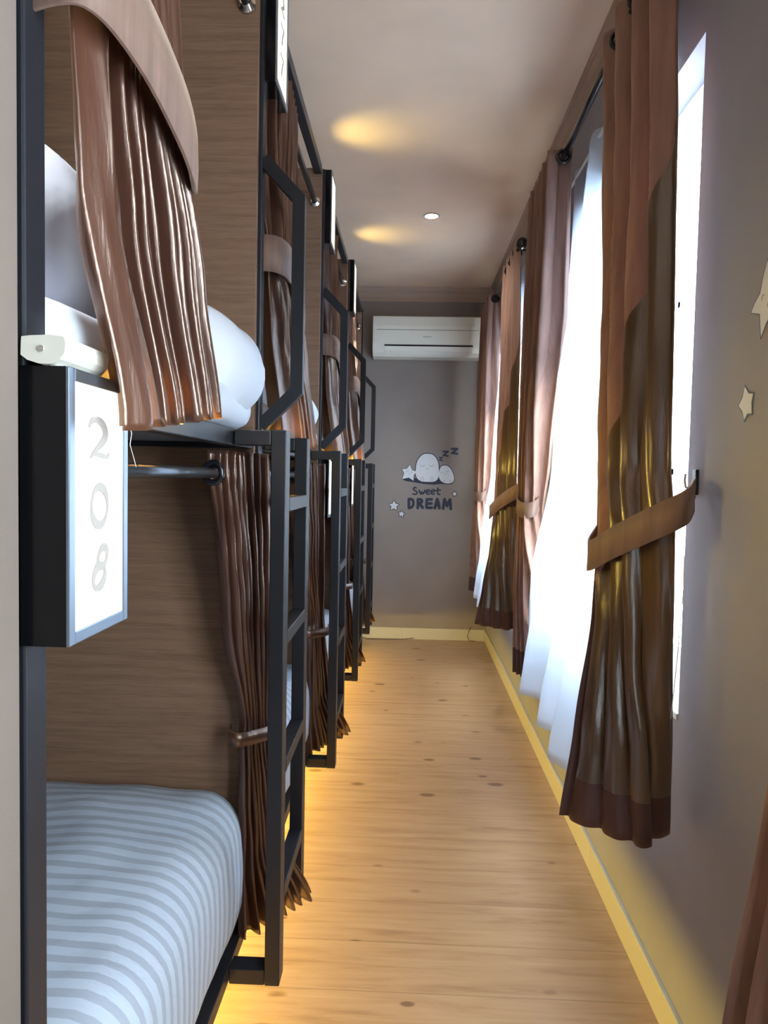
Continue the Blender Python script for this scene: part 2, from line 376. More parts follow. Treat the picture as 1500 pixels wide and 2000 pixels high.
# ------------------------------------------------------------------ bunk beds
XP = -0.357            # outer face of the posts
RZ = 1.365             # top of the upper rail
def sub(o, parent):    # sub-part in world coordinates, under a part whose own frame is the world frame
    o.parent = parent; o.matrix_parent_inverse = Matrix.Identity(4); return o
NAMES = ['nearest bunk bed bay with sign 208, white striped mattress below', 'second bunk bed bay from the camera, behind the nearest black ladder',
         'third bunk bed bay from the camera, between second and third ladders', 'farthest bunk bed bay, closest to the air conditioner wall']
for i in range(4):
    y0, y1 = POSTS[i], POSTS[i+1]
    e = empty('bunk_bed', (-1.3, (y0+y1)/2, 0)); tag(e, NAMES[i], 'bunk bed', 'bunk beds along the left side')
    B1('post', M_black, e, -0.420 if i == 0 else -0.400, -0.3825 if i == 0 else XP, y0, y0+(0.042 if i == 0 else 0.036), 0.0 if i == 0 else 0.171, 2.47, bev=0.003)
    if i == 3: B1('post', M_black, e, -0.400, XP, y1, y1+0.036, 0.171, 2.47, bev=0.003)
    B1('post', M_black, e, XL+0.004, XL+0.044, y0+0.002, y0+0.038, 0.0, 2.47, bev=0.003)
    B1('partition_panel', M_ply, e, XL+0.046, XP-0.009, y1-0.020, y1-0.002, 0.172, 2.465, bev=0.001)
    B1('top_rail', M_black, e, -0.396, -0.366, y0+0.038, y1-0.022, 2.44, 2.475, bev=0.002)
    for nm, zt, th in (('upper_frame', RZ, 0.035), ('lower_frame', 0.205, 0.035)):
        f = MB(); yy0, yy1 = y0+0.040, y1-0.024
        f.box(-0.398, -0.368, yy0, yy1, zt-th, zt, bev=0.002); f.box(-2.34, -2.30, yy0, yy1, zt-th, zt, bev=0.002)
        f.box(-2.30, -0.399, yy0, yy0+0.03, zt-th, zt-0.001, bev=0.002); f.box(-2.30, -0.399, yy1-0.03, yy1, zt-th, zt-0.001, bev=0.002)
        f.build(nm, M_black, e)
        B1(nm.split('_')[0]+'_platform', M_under, e, -2.30, -0.400, yy0+0.031, yy1-0.031, zt-0.022, zt-0.004)
    for yy in (y0+0.10, y1-0.14): B1('foot', M_black, e, -0.76, -0.72, yy, yy+0.04, 0.0, 0.183)
    if i == 0:  # added lamp, out of view, brightens the upright pillow in this bunk
        MB().tube([(-0.80, y0+0.045, 2.05), (-0.80, y0+0.10, 2.05)], 0.02, 14, rs=[0.012, 0.03]).build('added_pillow_lamp', M_black, e)
        rl = bpy.data.lights.new('added_pillow_lamp_bulb', 'SPOT'); rl.energy = 9.0; rl.color = (0.92, 0.96, 1.0); rl.spot_size = 1.7; rl.spot_blend = 0.9; rl.shadow_soft_size = 0.03
        ro = bpy.data.objects.new('added_pillow_lamp_bulb', rl); C.objects.link(ro); ro.location = (-0.66, y0+0.06, 2.05); ro.rotation_euler = Vector((0.10, 0.13, -0.5)).to_track_quat('-Z', 'Y').to_euler()
    # hand grip beside the upper bunk, on the far post
    MB().path_flat([(-0.357, y1+0.016, 2.005), (-0.272, y1+0.016, 1.915), (-0.272, y1+0.016, 1.470), (-0.357, y1+0.016, 1.385)], 0.029, 0.026, (0, 1, 0)).build('hand_grip', M_black, e)
    # ladder
    ly = y1-0.205 if i < 3 else y1-0.155
    ly = 1.483 + 1.1585*i
    la = MB().box(-0.289, -0.257, ly, ly+0.050, 0.170, 1.3635, bev=0.002).build('ladder', M_black, e)
    la.name = 'ladder'
    sub(MB().box(-0.289, -0.257, ly+0.308, ly+0.358, 0.170, 1.3635, bev=0.002).build('upright', M_black), la)
    for zt in (1.222, 0.934, 0.650, 0.363):
        sub(MB().box(-0.290, -0.256, ly+0.050, ly+0.308, zt-0.030, zt, bev=0.002).build('rung', M_black), la)
    for dy in (0.0, 0.310):
        sub(MB().box(-0.366, -0.2895, ly+dy, ly+dy+0.044, 1.331, 1.3625, bev=0.002).build('bracket_arm', M_black), la)
        sub(MB().box(-0.366, -0.2895, ly+dy, ly+dy+0.044, 0.171, 0.205, bev=0.002).build('bracket_arm', M_black), la)
    # amber LED strips
    B1('led_strip', M_ledstrip, e, -0.3675, -0.3645, y0+0.06, y0+(0.44 if i == 0 else 0.60), 1.348, 1.356)
    B1('led_strip', M_ledstrip, e, -0.61, -0.59, y0+0.08, y1-0.06, 0.164, 0.169)

# ------------------------------------------------------------------ mattresses
def rbox(x0, x1, y0, y1, z0, z1, r, nx, ny, nz, amp, seed, slump=0.0):
    bm = bmesh.new(); c = Vector(((x0+x1)/2, (y0+y1)/2, (z0+z1)/2)); h = Vector(((x1-x0)/2, (y1-y0)/2, (z1-z0)/2))
    cache = {}
    def V(i, j, k):
        key = (i, j, k)
        if key not in cache:
            p = Vector(((2*i/nx-1)*h.x, (2*j/ny-1)*h.y, (2*k/nz-1)*h.z))
            inn = Vector(tuple(max(-(h[a]-r), min(h[a]-r, p[a])) for a in range(3)))
            dd = p-inn
            q = inn + (dd.normalized()*r if dd.length > 1e-9 else Vector())
            if dd.length <= 1e-9: q = p
            w_ = noise.noise(Vector((q.x*3+seed, q.y*4, q.z*3)))*amp + noise.noise(Vector((q.x*9, q.y*11+seed, q.z*8)))*amp*0.35
            tz = (q.z+h.z)/(2*h.z)
            q = q + Vector((w_*0.4 + slump*math.sin(math.pi*min(1, tz))*(1 if q.x > 0 else 0), 0, w_*(1 if q.z > 0 else 0)))
            cache[key] = bm.verts.new(q+c)
        return cache[key]
    def face(fn, a, b, flip):
        for i in range(a):
            for j in range(b):
                vs = [fn(i, j), fn(i+1, j), fn(i+1, j+1), fn(i, j+1)]
                f = bm.faces.new(vs[::-1] if flip else vs); f.smooth = True
    face(lambda i, j: V(i, j, nz), nx, ny, False); face(lambda i, j: V(i, j, 0), nx, ny, True)
    face(lambda i, j: V(i, 0, j), nx, nz, False); face(lambda i, j: V(i, ny, j), nx, nz, True)
    face(lambda i, j: V(nx, i, j), ny, nz, False); face(lambda i, j: V(0, i, j), ny, nz, True)
    return bm
LOW = ['white striped mattress on the nearest lower bunk, below sign 208', 'white mattress on the lower bunk seen through the nearest ladder', 'white mattress on the third lower bunk behind curtains', 'white mattress on the farthest lower bunk behind curtains']
UPP = ['white bedding on the nearest upper bunk, above sign 208', 'white bedding on the second upper bunk behind the hand grip', 'white bedding on the third upper bunk behind curtains', 'white bedding on the farthest upper bunk behind curtains']
def smooth_obj(o):
    for p in o.data.polygons: p.use_smooth = True
for i in range(4):
    y0, y1 = POSTS[i]+0.045, POSTS[i+1]-0.026
    b = MB(); b.bm.free(); b.bm = rbox(-2.28, -0.372, y0, y1, 0.207, 0.545, 0.085, 60, 34, 12, 0.022, 3.1*i, 0.012)
    tag(b.build('mattress', M_sheet), LOW[i], 'mattress', 'mattresses on the bunks')
    b = MB(); b.bm.free(); b.bm = rbox(-2.28, -0.362, y0, y1, 1.367, 1.462, 0.046, 50, 30, 8, 0.012, 5.3*i+1, 0.0)
    tag(b.build('mattress', M_pillow), UPP[i], 'mattress', 'mattresses on the bunks')
def pillow(c, h, seed, label, rx=0, ry=0, rz=0, ex=0.75):
    bm = bmesh.new(); nu, nv = 44, 26; g = []
    def sg(x, e): return math.copysign(abs(x)**e, x)
    R = Matrix.Rotation(rz, 3, 'Z') @ Matrix.Rotation(ry, 3, 'Y') @ Matrix.Rotation(rx, 3, 'X')
    for j in range(nv+1):
        ph = -math.pi/2+math.pi*j/nv; row = []
        for i in range(nu):
            th = 2*math.pi*i/nu
            p = Vector((h[0]*sg(math.cos(th), 0.62)*sg(math.cos(ph), ex), h[1]*sg(math.sin(th), 0.62)*sg(math.cos(ph), ex), h[2]*math.sin(ph)))
            wv = 1+0.05*noise.noise(p*7+Vector((seed, 0, 0)))+0.02*noise.noise(p*22+Vector((seed, 3, 0)))
            row.append(bm.verts.new(R @ (p*wv)+Vector(c)))
        g.append(row)
    for j in range(nv):
        for i in range(nu):
            try:
                f = bm.faces.new((g[j][i], g[j][(i+1) % nu], g[j+1][(i+1) % nu], g[j+1][i])); f.smooth = True
            except ValueError: pass
    bmesh.ops.remove_doubles(bm, verts=bm.verts, dist=1e-5)
    b = MB(); b.bm.free(); b.bm = bm
    return tag(b.build('pillow', M_pillow), label, 'pillow', 'white pillows on the upper bunks')
pillow((-0.685, 0.965, 1.570), (0.275, 0.110, 0.165), 1, 'white pillow upright at the left end of the nearest upper bunk')
pillow((-0.605, 1.53, 1.500), (0.280, 0.13, 0.138), 5, 'large white pillow bulging beside the brown curtain above sign 208', ex=0.6)
pillow((-0.60, 2.68, 1.500), (0.25, 0.12, 0.115), 9, 'white pillow behind the second upper curtain, beyond the nearest hand grip')

# ------------------------------------------------------------------ curtains
def smoothstep(t): return t*t*(3-2*t)
def lerp_levels(levels, z):
    """levels: list of dict(z, pts[], amp), z descending"""
    if z >= levels[0]['z']: return levels[0]['pts'], levels[0]['amp']
    if z <= levels[-1]['z']: return levels[-1]['pts'], levels[-1]['amp']
    for a, b in zip(levels, levels[1:]):
        if b['z'] <= z <= a['z']:
            t_ = (a['z']-z)/(a['z']-b['z']); t_ = 0.5*t_+0.5*smoothstep(t_)
            return [(Vector(p).lerp(Vector(q), t_)) for p, q in zip(a['pts'], b['pts'])], a['amp']*(1-t_)+b['amp']*t_
def along(pts, s):
    pts = [Vector(p) for p in pts]
    ls = [(q-p).length for p, q in zip(pts, pts[1:])]; tot = sum(ls); x = s*tot
    # chord through control points with light corner rounding
    def at(x):
        x = max(0, min(tot, x))
        for k, l in enumerate(ls):
            if x <= l or k == len(ls)-1: return pts[k].lerp(pts[k+1], x/l if l else 0)
            x -= l
    rd = tot*0.05
    p = (at(x-rd)+at(x)*2+at(x+rd))/4 if len(pts) > 2 and rd < x < tot-rd else at(x)
    t_ = (at(min(tot, x+0.02))-at(max(0, x-0.02))); t_ = t_.normalized() if t_.length > 1e-6 else Vector((0, 1))
    return p, t_
def curtain_mesh(levels, nf, seed, zt, zb, mats, matfn, th=0.0025, nv=90, tang=0.35, phase=0.0, wob=1.0, side=1, sharp=1.0, warp=1.0, res=14, cmap=None):
    """zt, zb: functions of u giving top and bottom height"""
    nu = int(nf*res)
    rnd = random.Random(seed); ph = [rnd.uniform(-0.5, 0.5) for _ in range(40)]; am = [rnd.uniform(0.65, 1.25) for _ in range(40)]
    bm = bmesh.new(); front = []; back = []
    P = {}
    for j in range(nv+1):
        for i in range(nu+1):
            u = i/nu; v = j/nv
            if cmap: u = cmap(u, v)
            z = zt(u)+(zb(u)-zt(u))*v
            pts, amp = lerp_levels(levels, z)
            p, t_ = along(pts, u); n_ = Vector((t_.y, -t_.x))*side
            uu = nf*u**warp; k = int(uu) % 40; k2 = (k+1) % 40; ft = smoothstep(uu-int(uu))
            A = am[k]*(1-ft)+am[k2]*ft
            drift = 0.35*noise.noise(Vector((u*3, z*1.7, seed)))*wob
            a = 2*math.pi*(uu+drift+phase)+0.5*(ph[k]*(1-ft)+ph[k2]*ft)
            s_ = math.sin(a); s_ = math.copysign(abs(s_)**sharp, s_)
            A *= 1.0+(warp-1)*1.2*(1-u)
            w_ = amp*A*s_ + amp*0.22*math.sin(2*a+1.3+z*1.5+seed)
            w_ += wob*0.004*noise.noise(Vector((u*9, z*9, seed*2.0)))
            edge = min(1.0, min(u, 1-u)*nf*2+0.35)
            q = p + n_*w_*edge + t_*amp*tang*math.cos(a)*A*edge
            P[i, j] = Vector((q.x, q.y, z))
    for j in range(nv+1):
        for i in range(nu+1):
            a = P[min(i+1, nu), j]-P[max(i-1, 0), j]; b = P[i, min(j+1, nv)]-P[i, max(j-1, 0)]
            n_ = a.cross(b); n_ = n_.normalized() if n_.length > 1e-9 else Vector((1, 0, 0))
            front.append(bm.verts.new(P[i, j]+n_*th/2)); back.append(bm.verts.new(P[i, j]-n_*th/2))
    W_ = nu+1
    for j in range(nv):
        for i in range(nu):
            u = (i+0.5)/nu; v = (j+0.5)/nv; mf, mb = matfn(u, v, P[i, j].z)
            a, b, c, d_ = j*W_+i, j*W_+i+1, (j+1)*W_+i+1, (j+1)*W_+i
            f = bm.faces.new((front[a], front[b], front[c], front[d_])); f.smooth = True; f.material_index = mf
            f = bm.faces.new((back[d_], back[c], back[b], back[a])); f.smooth = True; f.material_index = mb
    for j in range(nv):
        for i in (0, nu):
            a, b = j*W_+i, (j+1)*W_+i
            f = bm.faces.new((front[a], back[a], back[b], front[b])); f.material_index = matfn(0 if i == 0 else 1, (j+.5)/nv, 0)[0]
    for i in range(nu):
        for j in (0, nv):
            a, b = j*W_+i, j*W_+i+1
            f = bm.faces.new((front[a], front[b], back[b], back[a])); f.material_index = matfn((i+.5)/nu, 0 if j == 0 else 1, 0)[0]
    bmesh.ops.recalc_face_normals(bm, faces=bm.faces)
    return bm, P
def bm_obj(bm, name, mats, parent=None):
    b = MB(); b.bm.free(); b.bm = bm
    return b.build(name, mats, parent)
def ribbon(pts_lo, pts_hi, th=0.004, n=8):
    """closed or open band: matching lists of low and high 3D points, catmull smoothed"""
    def cr(P, t_):
        k = min(int(t_), len(P)-2); f = t_-k
        p0 = Vector(P[max(k-1, 0)]); p1 = Vector(P[k]); p2 = Vector(P[k+1]); p3 = Vector(P[min(k+2, len(P)-1)])
        return 0.5*((2*p1)+(p2-p0)*f+(2*p0-5*p1+4*p2-p3)*f*f+(3*p1-p0-3*p2+p3)*f**3)
    m = MB(); N_ = (len(pts_lo)-1)*n; rows = []
    for i in range(N_+1):
        t_ = i/n; a = cr(pts_lo, t_); b = cr(pts_hi, t_)
        a2 = cr(pts_lo, min(t_+0.05, len(pts_lo)-1)); a1 = cr(pts_lo, max(t_-0.05, 0))
        nn = (a2-a1).cross(b-a); nn = nn.normalized()*th/2 if nn.length > 1e-9 else Vector((th/2, 0, 0))
        mid = (a+b)/2+nn*0.6
        rows.append([m.bm.verts.new(p) for p in (a+nn, mid+nn, b+nn, b-nn, mid-nn, a-nn)])
    for i in range(N_):
        for k in range(6):
            f = m.bm.faces.new((rows[i][k], rows[i][(k+1) % 6], rows[i+1][(k+1) % 6], rows[i+1][k])); f.smooth = k in (0, 1, 3, 4)
    m.bm.faces.new(rows[0]); m.bm.faces.new(rows[-1][::-1])
    return m
L2 = lambda z, amp, *pts: dict(z=z, amp=amp, pts=[Vector(p) for p in pts])

def hemfn(hem_v, lo=0, hi=1, hem=1):
    return lambda u, v, z: ((hem if v > hem_v else lo), (hem if v > hem_v else lo))

ROD_X = -0.392
# ---- upper bunk curtains, gathered to the near side of each bay
UC = ['brown satin curtain tied back on the nearest upper bunk, above sign 208', 'brown satin curtain tied back on the second upper bunk, behind the nearest hand grip',
      'brown satin curtain tied back on the third upper bunk, behind the second hand grip', 'brown satin curtain tied back on the farthest upper bunk']
for i in range(4):
    p = POSTS[i]
    if i == 0:
        lv = [L2(2.38, .020, (-.392, .735), (-.392, 1.10)), L2(2.0, .022, (-.385, .735), (-.375, 1.08)), L2(1.74, .020, (-.355, .735), (-.350, 1.045)),
              L2(1.56, .022, (-.350, .735), (-.340, 1.12)), L2(1.33, .022, (-.312, .755), (-.335, 1.20))]
        zb = lambda u: 1.314+0.05*u; nf = 9
    else:
        lv = [L2(2.38, .024, (-.392, p+.06), (-.392, p+.60)), L2(2.1, .024, (-.385, p+.05), (-.375, p+.52)), L2(1.84, .020, (-.350, p+.045), (-.345, p+.33)),
              L2(1.62, .024, (-.345, p+.05), (-.335, p+.52)), L2(1.33, .028, (-.315, p+.07), (-.335, p+.80))]
        zb = lambda u: 1.325+0.05*u; nf = 9
    cu = empty('bunk_curtain', (-0.38, p+0.3, 2.34)); tag(cu, UC[i], 'curtain', 'brown satin bunk curtains')
    bm, P = curtain_mesh(lv, nf, 11+i*7, lambda u: 2.385, zb, None, lambda u, v, z: ((1 if v > .93 else 0),)*2, nv=100, tang=0.45, wob=0.8, side=1, sharp=0.85, warp=1.5)
    bm_obj(bm, 'cloth', [M_satin, M_satin], cu)
    if i == 0:
        lo = [(-.400, .727, 1.725), (-.330, .715, 1.725), (-.308, .80, 1.715), (-.303, .93, 1.688), (-.312, 1.02, 1.672), (-.335, 1.085, 1.690), (-.385, 1.075, 1.71)]
        hi = [(x, y, z+h_) for (x, y, z), h_ in zip(lo, (.09, .09, .092, .09, .085, .06, .06))]
        tag(ribbon(lo, hi).build('tieback', M_band, cu), 'plain matte brown tieback band')
    else:
        z0 = 1.755
        lo = [(-.40, p+.03, z0), (-.325, p+.03, z0-.005), (-.300, p+.10, z0-.02), (-.298, p+.22, z0-.06), (-.305, p+.33, z0-.10), (-.34, p+.38, z0-.09), (-.39, p+.37, z0-.07)]
        hi = [(x, y, z+.085) for x, y, z in lo]
        tag(ribbon(lo, hi).build('tieback', M_band, cu), 'plain matte brown tieback band')
# ---- lower bunk curtains, gathered to the far side
LC = ['brown satin curtain on the nearest lower bunk, hanging from a black ring beside the ladder', 'pink-brown satin curtain on the second lower bunk, left of the second ladder',
      'brown satin curtain on the third lower bunk, behind the third ladder', 'brown satin curtain on the farthest lower bunk, behind the last ladder']
for i in range(4):
    o_ = 1.1585*i
    if i == 0:
        s0 = 1.43; mid = 1.545; lo_ = 1.575; cin = 1.60
    else:
        s0 = 1.30; mid = 1.40; lo_ = 1.50; cin = 1.53
    y = lambda v: v+o_
    lv = [L2(1.315, .019, (-.402, y(s0)), (-.375, y(1.58)), (-.338, y(1.672))), L2(0.95, .019, (-.395, y(mid)), (-.365, y(1.62)), (-.332, y(1.672))),
          L2(0.70, .011, (-.372, y(cin+.01)), (-.355, y(1.645)), (-.328, y(1.675))), L2(0.66, .011, (-.372, y(cin)), (-.352, y(1.64)), (-.325, y(1.675))),
          L2(0.40, .016, (-.368, y(lo_+.02)), (-.345, y(1.64)), (-.305, y(1.705))), L2(0.20, .022, (-.362, y(lo_)), (-.300, y(1.665)), (-.226, y(1.765)))]
    cu = empty('bunk_curtain', (-0.38, 1.6+o_, 1.28)); tag(cu, LC[i], 'curtain', 'brown satin bunk curtains')
    bm, P = curtain_mesh(lv, 8, 40+i*3, lambda u: 1.318, lambda u: 0.212+0.0*u, None, lambda u, v, z: (0, 0), nv=100, tang=0.45, wob=1.3, sharp=0.85)
    bm_obj(bm, 'cloth', [M_satin], cu)
    if True:
        yr = P[5, 3].y; xr = P[5, 3].x
        yr = s0+o_-0.012
        MB().torus((-.392, yr, 1.272), (0.25, 1, 0), 0.020, 0.0065).build('grommet', M_rodb, cu)
        c0 = y(cin)
        lo = [(-.345, c0-.03, .655), (-.395, c0-.012, .655), (-.392, c0+.0, .655), (-.352, c0-.022, .650), (-.318, c0+.03, .650), (-.306, c0+.085, .655)]
        lo = [(-.400, c0+.03, .66), (-.398, c0-.012, .66), (-.370, c0-.030, .658), (-.330, c0+.012, .655), (-.304, c0+.050, .655), (-.306, c0+.085, .66)]
        hi = [(x, y_, z+.032) for x, y_, z in lo]
        tag(ribbon(lo, hi).build('tieback', M_satin, cu), 'shiny brown tieback band')
# rods
for i in range(4):
    a, b = POSTS[i]+0.038, POSTS[i+1]-0.021
    for z, lab, mm in ((2.335, 'upper', M_rodb), (1.272, 'lower', M_rod)):
        e = empty('curtain_rod', (ROD_X, (a+b)/2, z))
        where = ['nearest', 'second', 'third', 'farthest'][i]
        tag(e, '%s curtain rod across the %s %s bunk opening' % ('black' if lab == 'upper' else 'dark metal', where, lab), 'curtain rod', 'curtain rods of the bunks')
        MB().tube([(ROD_X, a, z), (ROD_X, b, z)], 0.0105, 16).build('pole', mm, e)
        for yy, s in ((a, 1), (b, -1)):
            m = MB(); m.tube([(ROD_X, yy, z), (ROD_X, yy+s*0.006, z), (ROD_X, yy+s*0.007, z), (ROD_X, yy+s*0.02, z)], 0.02, 18, rs=[0.021, 0.020, 0.0145, 0.0135]).build('end_flange', M_chrome, e)

# ------------------------------------------------------------------ strokes (lettering) on flat surfaces
def stroke(mb, pts, w, mapf, nrm, t0=0.0, t=0.0012, closed=False, res=6, mi=0, cap=True):
    """smooth variable-width stroke; pts 2D, w float or list"""
    P = [Vector(p) for p in pts]; n = len(P)
    Wd = [w]*n if isinstance(w, (int, float)) else list(w)
    Q = []; R = []
    segs = n if closed else n-1
    for k in range(segs):
        g = (lambda i: P[i % n]) if closed else (lambda i: P[max(0, min(n-1, i))])
        gw = (lambda i: Wd[i % n]) if closed else (lambda i: Wd[max(0, min(n-1, i))])
        for s in range(res):
            f = s/res; p0, p1, p2, p3 = g(k-1), g(k), g(k+1), g(k+2)
            Q.append(0.5*((2*p1)+(p2-p0)*f+(2*p0-5*p1+4*p2-p3)*f*f+(3*p1-p0-3*p2+p3)*f**3)); R.append(gw(k)*(1-f)+gw(k+1)*f)
    if not closed: Q.append(P[-1]); R.append(Wd[-1])
    m = len(Q); nrm = Vector(nrm); top = []
    rows = []
    for i in range(m):
        a = Q[(i-1) % m] if closed else Q[max(0, i-1)]; b = Q[(i+1) % m] if closed else Q[min(m-1, i+1)]
        tt = (b-a); tt = tt.normalized() if tt.length > 1e-9 else Vector((1, 0)); pn = Vector((-tt.y, tt.x))
        l_ = Vector(mapf(*(Q[i]+pn*R[i]/2))); r_ = Vector(mapf(*(Q[i]-pn*R[i]/2)))
        rows.append([mb.bm.verts.new(v) for v in (l_+nrm*t0, l_+nrm*(t0+t), r_+nrm*(t0+t), r_+nrm*t0)])
    for i in range(m if closed else m-1):
        j = (i+1) % m
        for k in range(4):
            f = mb.bm.faces.new((rows[i][k], rows[i][(k+1) % 4], rows[j][(k+1) % 4], rows[j][k])); f.material_index = mi
    if not closed:
        mb.bm.faces.new(rows[0]); mb.bm.faces.new(rows[-1][::-1])
        if cap:
            for c_, rr_ in ((Q[0], R[0]), (Q[-1], R[-1])):
                if rr_ > 1e-5:
                    pp = [Vector(mapf(c_.x+rr_/2*math.cos(a*math.pi/6), c_.y+rr_/2*math.sin(a*math.pi/6)))+nrm*t0 for a in range(12)]
                    mb.poly(pp, nrm, t*1.02, mi)

# ------------------------------------------------------------------ numbered light boxes
def light_box(y0, x_front, z0, z1, digits, label, wdt=0.15):
    e = empty('number_sign', (x_front-0.02, y0+wdt/2, z0)); tag(e, label, 'sign', 'lit number signs on the bunk posts')
    xb = x_front-0.052 if x_front-0.052 > XP else XP-0.0
    xb = x_front-0.050
    m = MB(); t_ = 0.004
    m.box(xb, x_front-0.004, y0, y0+t_, z0, z1); m.box(xb, x_front-0.004, y0+wdt-t_, y0+wdt, z0, z1)
    m.box(xb, x_front-0.004, y0+t_, y0+wdt-t_, z0, z0+t_); m.box(xb, x_front-0.004, y0+t_, y0+wdt-t_, z1-t_, z1)
    m.box(xb, xb+t_, y0+t_, y0+wdt-t_, z0+t_, z1-t_)
    m.build('case', M_gloss, e)
    fr = MB(); k = 0.013
    fr.box(x_front-0.004, x_front, y0, y0+k, z0, z1, bev=0.001); fr.box(x_front-0.004, x_front, y0+wdt-k, y0+wdt, z0, z1, bev=0.001)
    fr.box(x_front-0.004, x_front, y0+k, y0+wdt-k, z0, z0+k, bev=0.001); fr.box(x_front-0.004, x_front, y0+k, y0+wdt-k, z1-k, z1, bev=0.001)
    tag(fr.build('frame', M_alu, e), 'grey metal frame edge')
    B1('face', M_sign, e, x_front-0.0035, x_front-0.0015, y0+k, y0+wdt-k, z0+k, z1-k)
    ya, yb_, za, zb_ = y0+k, y0+wdt-k, z1-k, z0+k
    sx, sz = yb_-ya, za-zb_
    mp_ = lambda u, v: (x_front-0.0015, ya+u, za-v)
    def stroke(mb, pts, w, *a, **k):      # face fractions to metres
        globals()['stroke'](mb, [(p[0]*sx, p[1]*sz) for p in pts], w*sx if isinstance(w, (int, float)) else [q*sx for q in w], *a, **k)
    for ch, v0 in zip(digits, (0.135, 0.405, 0.68)):
        mb = MB(); q = 0.175
        # stroke space: u 0..1 across the face, v 0..1 down; widths are in face units
        if ch == '2':
            P_ = [(.27, .035), (.33, .008), (.44, .002), (.55, .02), (.60, .055), (.56, .085), (.46, .115), (.36, .142), (.31, .160)]
            stroke(mb, [(a, v0+b) for a, b in P_], [.02, .05, .06, .08, .10, .08, .055, .04, .02], mp_, (1, 0, 0), cap=False)
            stroke(mb, [(.29, v0+.162), (.38, v0+.148), (.50, v0+.150), (.64, v0+.156), (.67, v0+.138)], [.015, .03, .045, .035, .01], mp_, (1, 0, 0), t0=0.0001, cap=False)
        elif ch == '0':
            n_ = 20; P_ = []; Wd = []
            for a in range(n_):
                th = 2*math.pi*a/n_; P_.append((.48+.165*math.cos(th), v0+.098+.082*math.sin(th))); Wd.append(.025+.060*abs(math.sin(th-0.35))**2)
            stroke(mb, P_, Wd, mp_, (1, 0, 0), closed=True, res=3)
        elif ch == '8':
            for (cx, cy, rx, ry, ph0, t0_) in ((.545, .046, .095, .040, 0.5, 0.0), (.47, .127, .120, .048, -0.5, .0002)):
                n_ = 20; P_ = []; Wd = []
                for a in range(n_):
                    th = 2*math.pi*a/n_; P_.append((cx+rx*math.cos(th), v0+cy+ry*math.sin(th)-.10*rx*math.cos(th))); Wd.append(.038+.040*abs(math.sin(th-ph0))**2)
                stroke(mb, P_, Wd, mp_, (1, 0, 0), closed=True, res=3, t0=t0_)
        elif ch == '1':
            stroke(mb, [(.48, v0), (.49, v0+.09), (.48, v0+.18)], [.07, .06, .08], mp_, (1, 0, 0))
        elif ch == '7':
            stroke(mb, [(.32, v0+.01), (.5, v0+.012), (.66, v0+.005)], [.03, .04, .03], mp_, (1, 0, 0), cap=False)
            stroke(mb, [(.64, v0+.01), (.52, v0+.09), (.44, v0+.18)], [.04, .06, .07], mp_, (1, 0, 0), t0=0.0001, cap=False)
        if mb.bm.verts: 
            o = mb.build('digit', M_digit, e)
        else: mb.bm.free()
    return e
light_box(0.700, -0.337, 1.093, 1.373, '208', 'backlit sign reading 208 in a black box on the nearest post', 0.148)
SL = ['upper lit sign in a black box at the top of the second post', 'upper lit sign in a black box at the top of the third post', 'upper lit sign in a black box at the top of the fourth post']
LL = [None, 'lower lit sign showing a thin yellow edge beside the second ladder', 'lower lit sign showing a thin yellow edge beside the third ladder']
for k, i in enumerate((1, 2, 3)):
    light_box(POSTS[i]+0.02, -0.331, 2.190, 2.475, '277' if i == 1 else '', SL[k], 0.15)
    if i > 1: light_box(POSTS[i]+0.040, -0.326, 1.100, 1.350, '', LL[k], 0.13)
# white plastic fitting on top of sign 208
e = empty('plastic_fitting', (-0.36, 0.75, 1.376)); tag(e, 'white plastic fitting with a screw on top of the 208 sign box', 'fitting')
prof = [(-.380, 1.399), (-.3805, 1.386), (-.374, 1.381), (-.362, 1.3775), (-.350, 1.3775), (-.342, 1.382), (-.337, 1.388), (-.336, 1.398), (-.338, 1.404), (-.352, 1.4055), (-.372, 1.4045), (-.3795, 1.4035)]
m = MB(); m.poly([(x, 0.690, z-.004) for x, z in prof], (0, 1, 0), 0.10); m.build('body', M_white, e)
m = MB(); m.box(-.356, -.345, .700, .786, 1.3725, 1.3740); m.build('foot', M_frame, e)
m = MB(); m.tube([(-.3600, .6898, 1.388), (-.3600, .6885, 1.388)], .0032, 16); m.build('screw', M_chrome, e)
# loose thread under the upper rail
m = MB(); m.tube([(-.36, .905, 1.333), (-.359, .915, 1.32), (-.360, .912, 1.305), (-.358, .918, 1.29), (-.357, .925, 1.277)], .0006, 6)
tag(m.build('loose_thread', M_thread), 'thin white thread dangling under the upper bunk rail right of sign 208', 'thread')

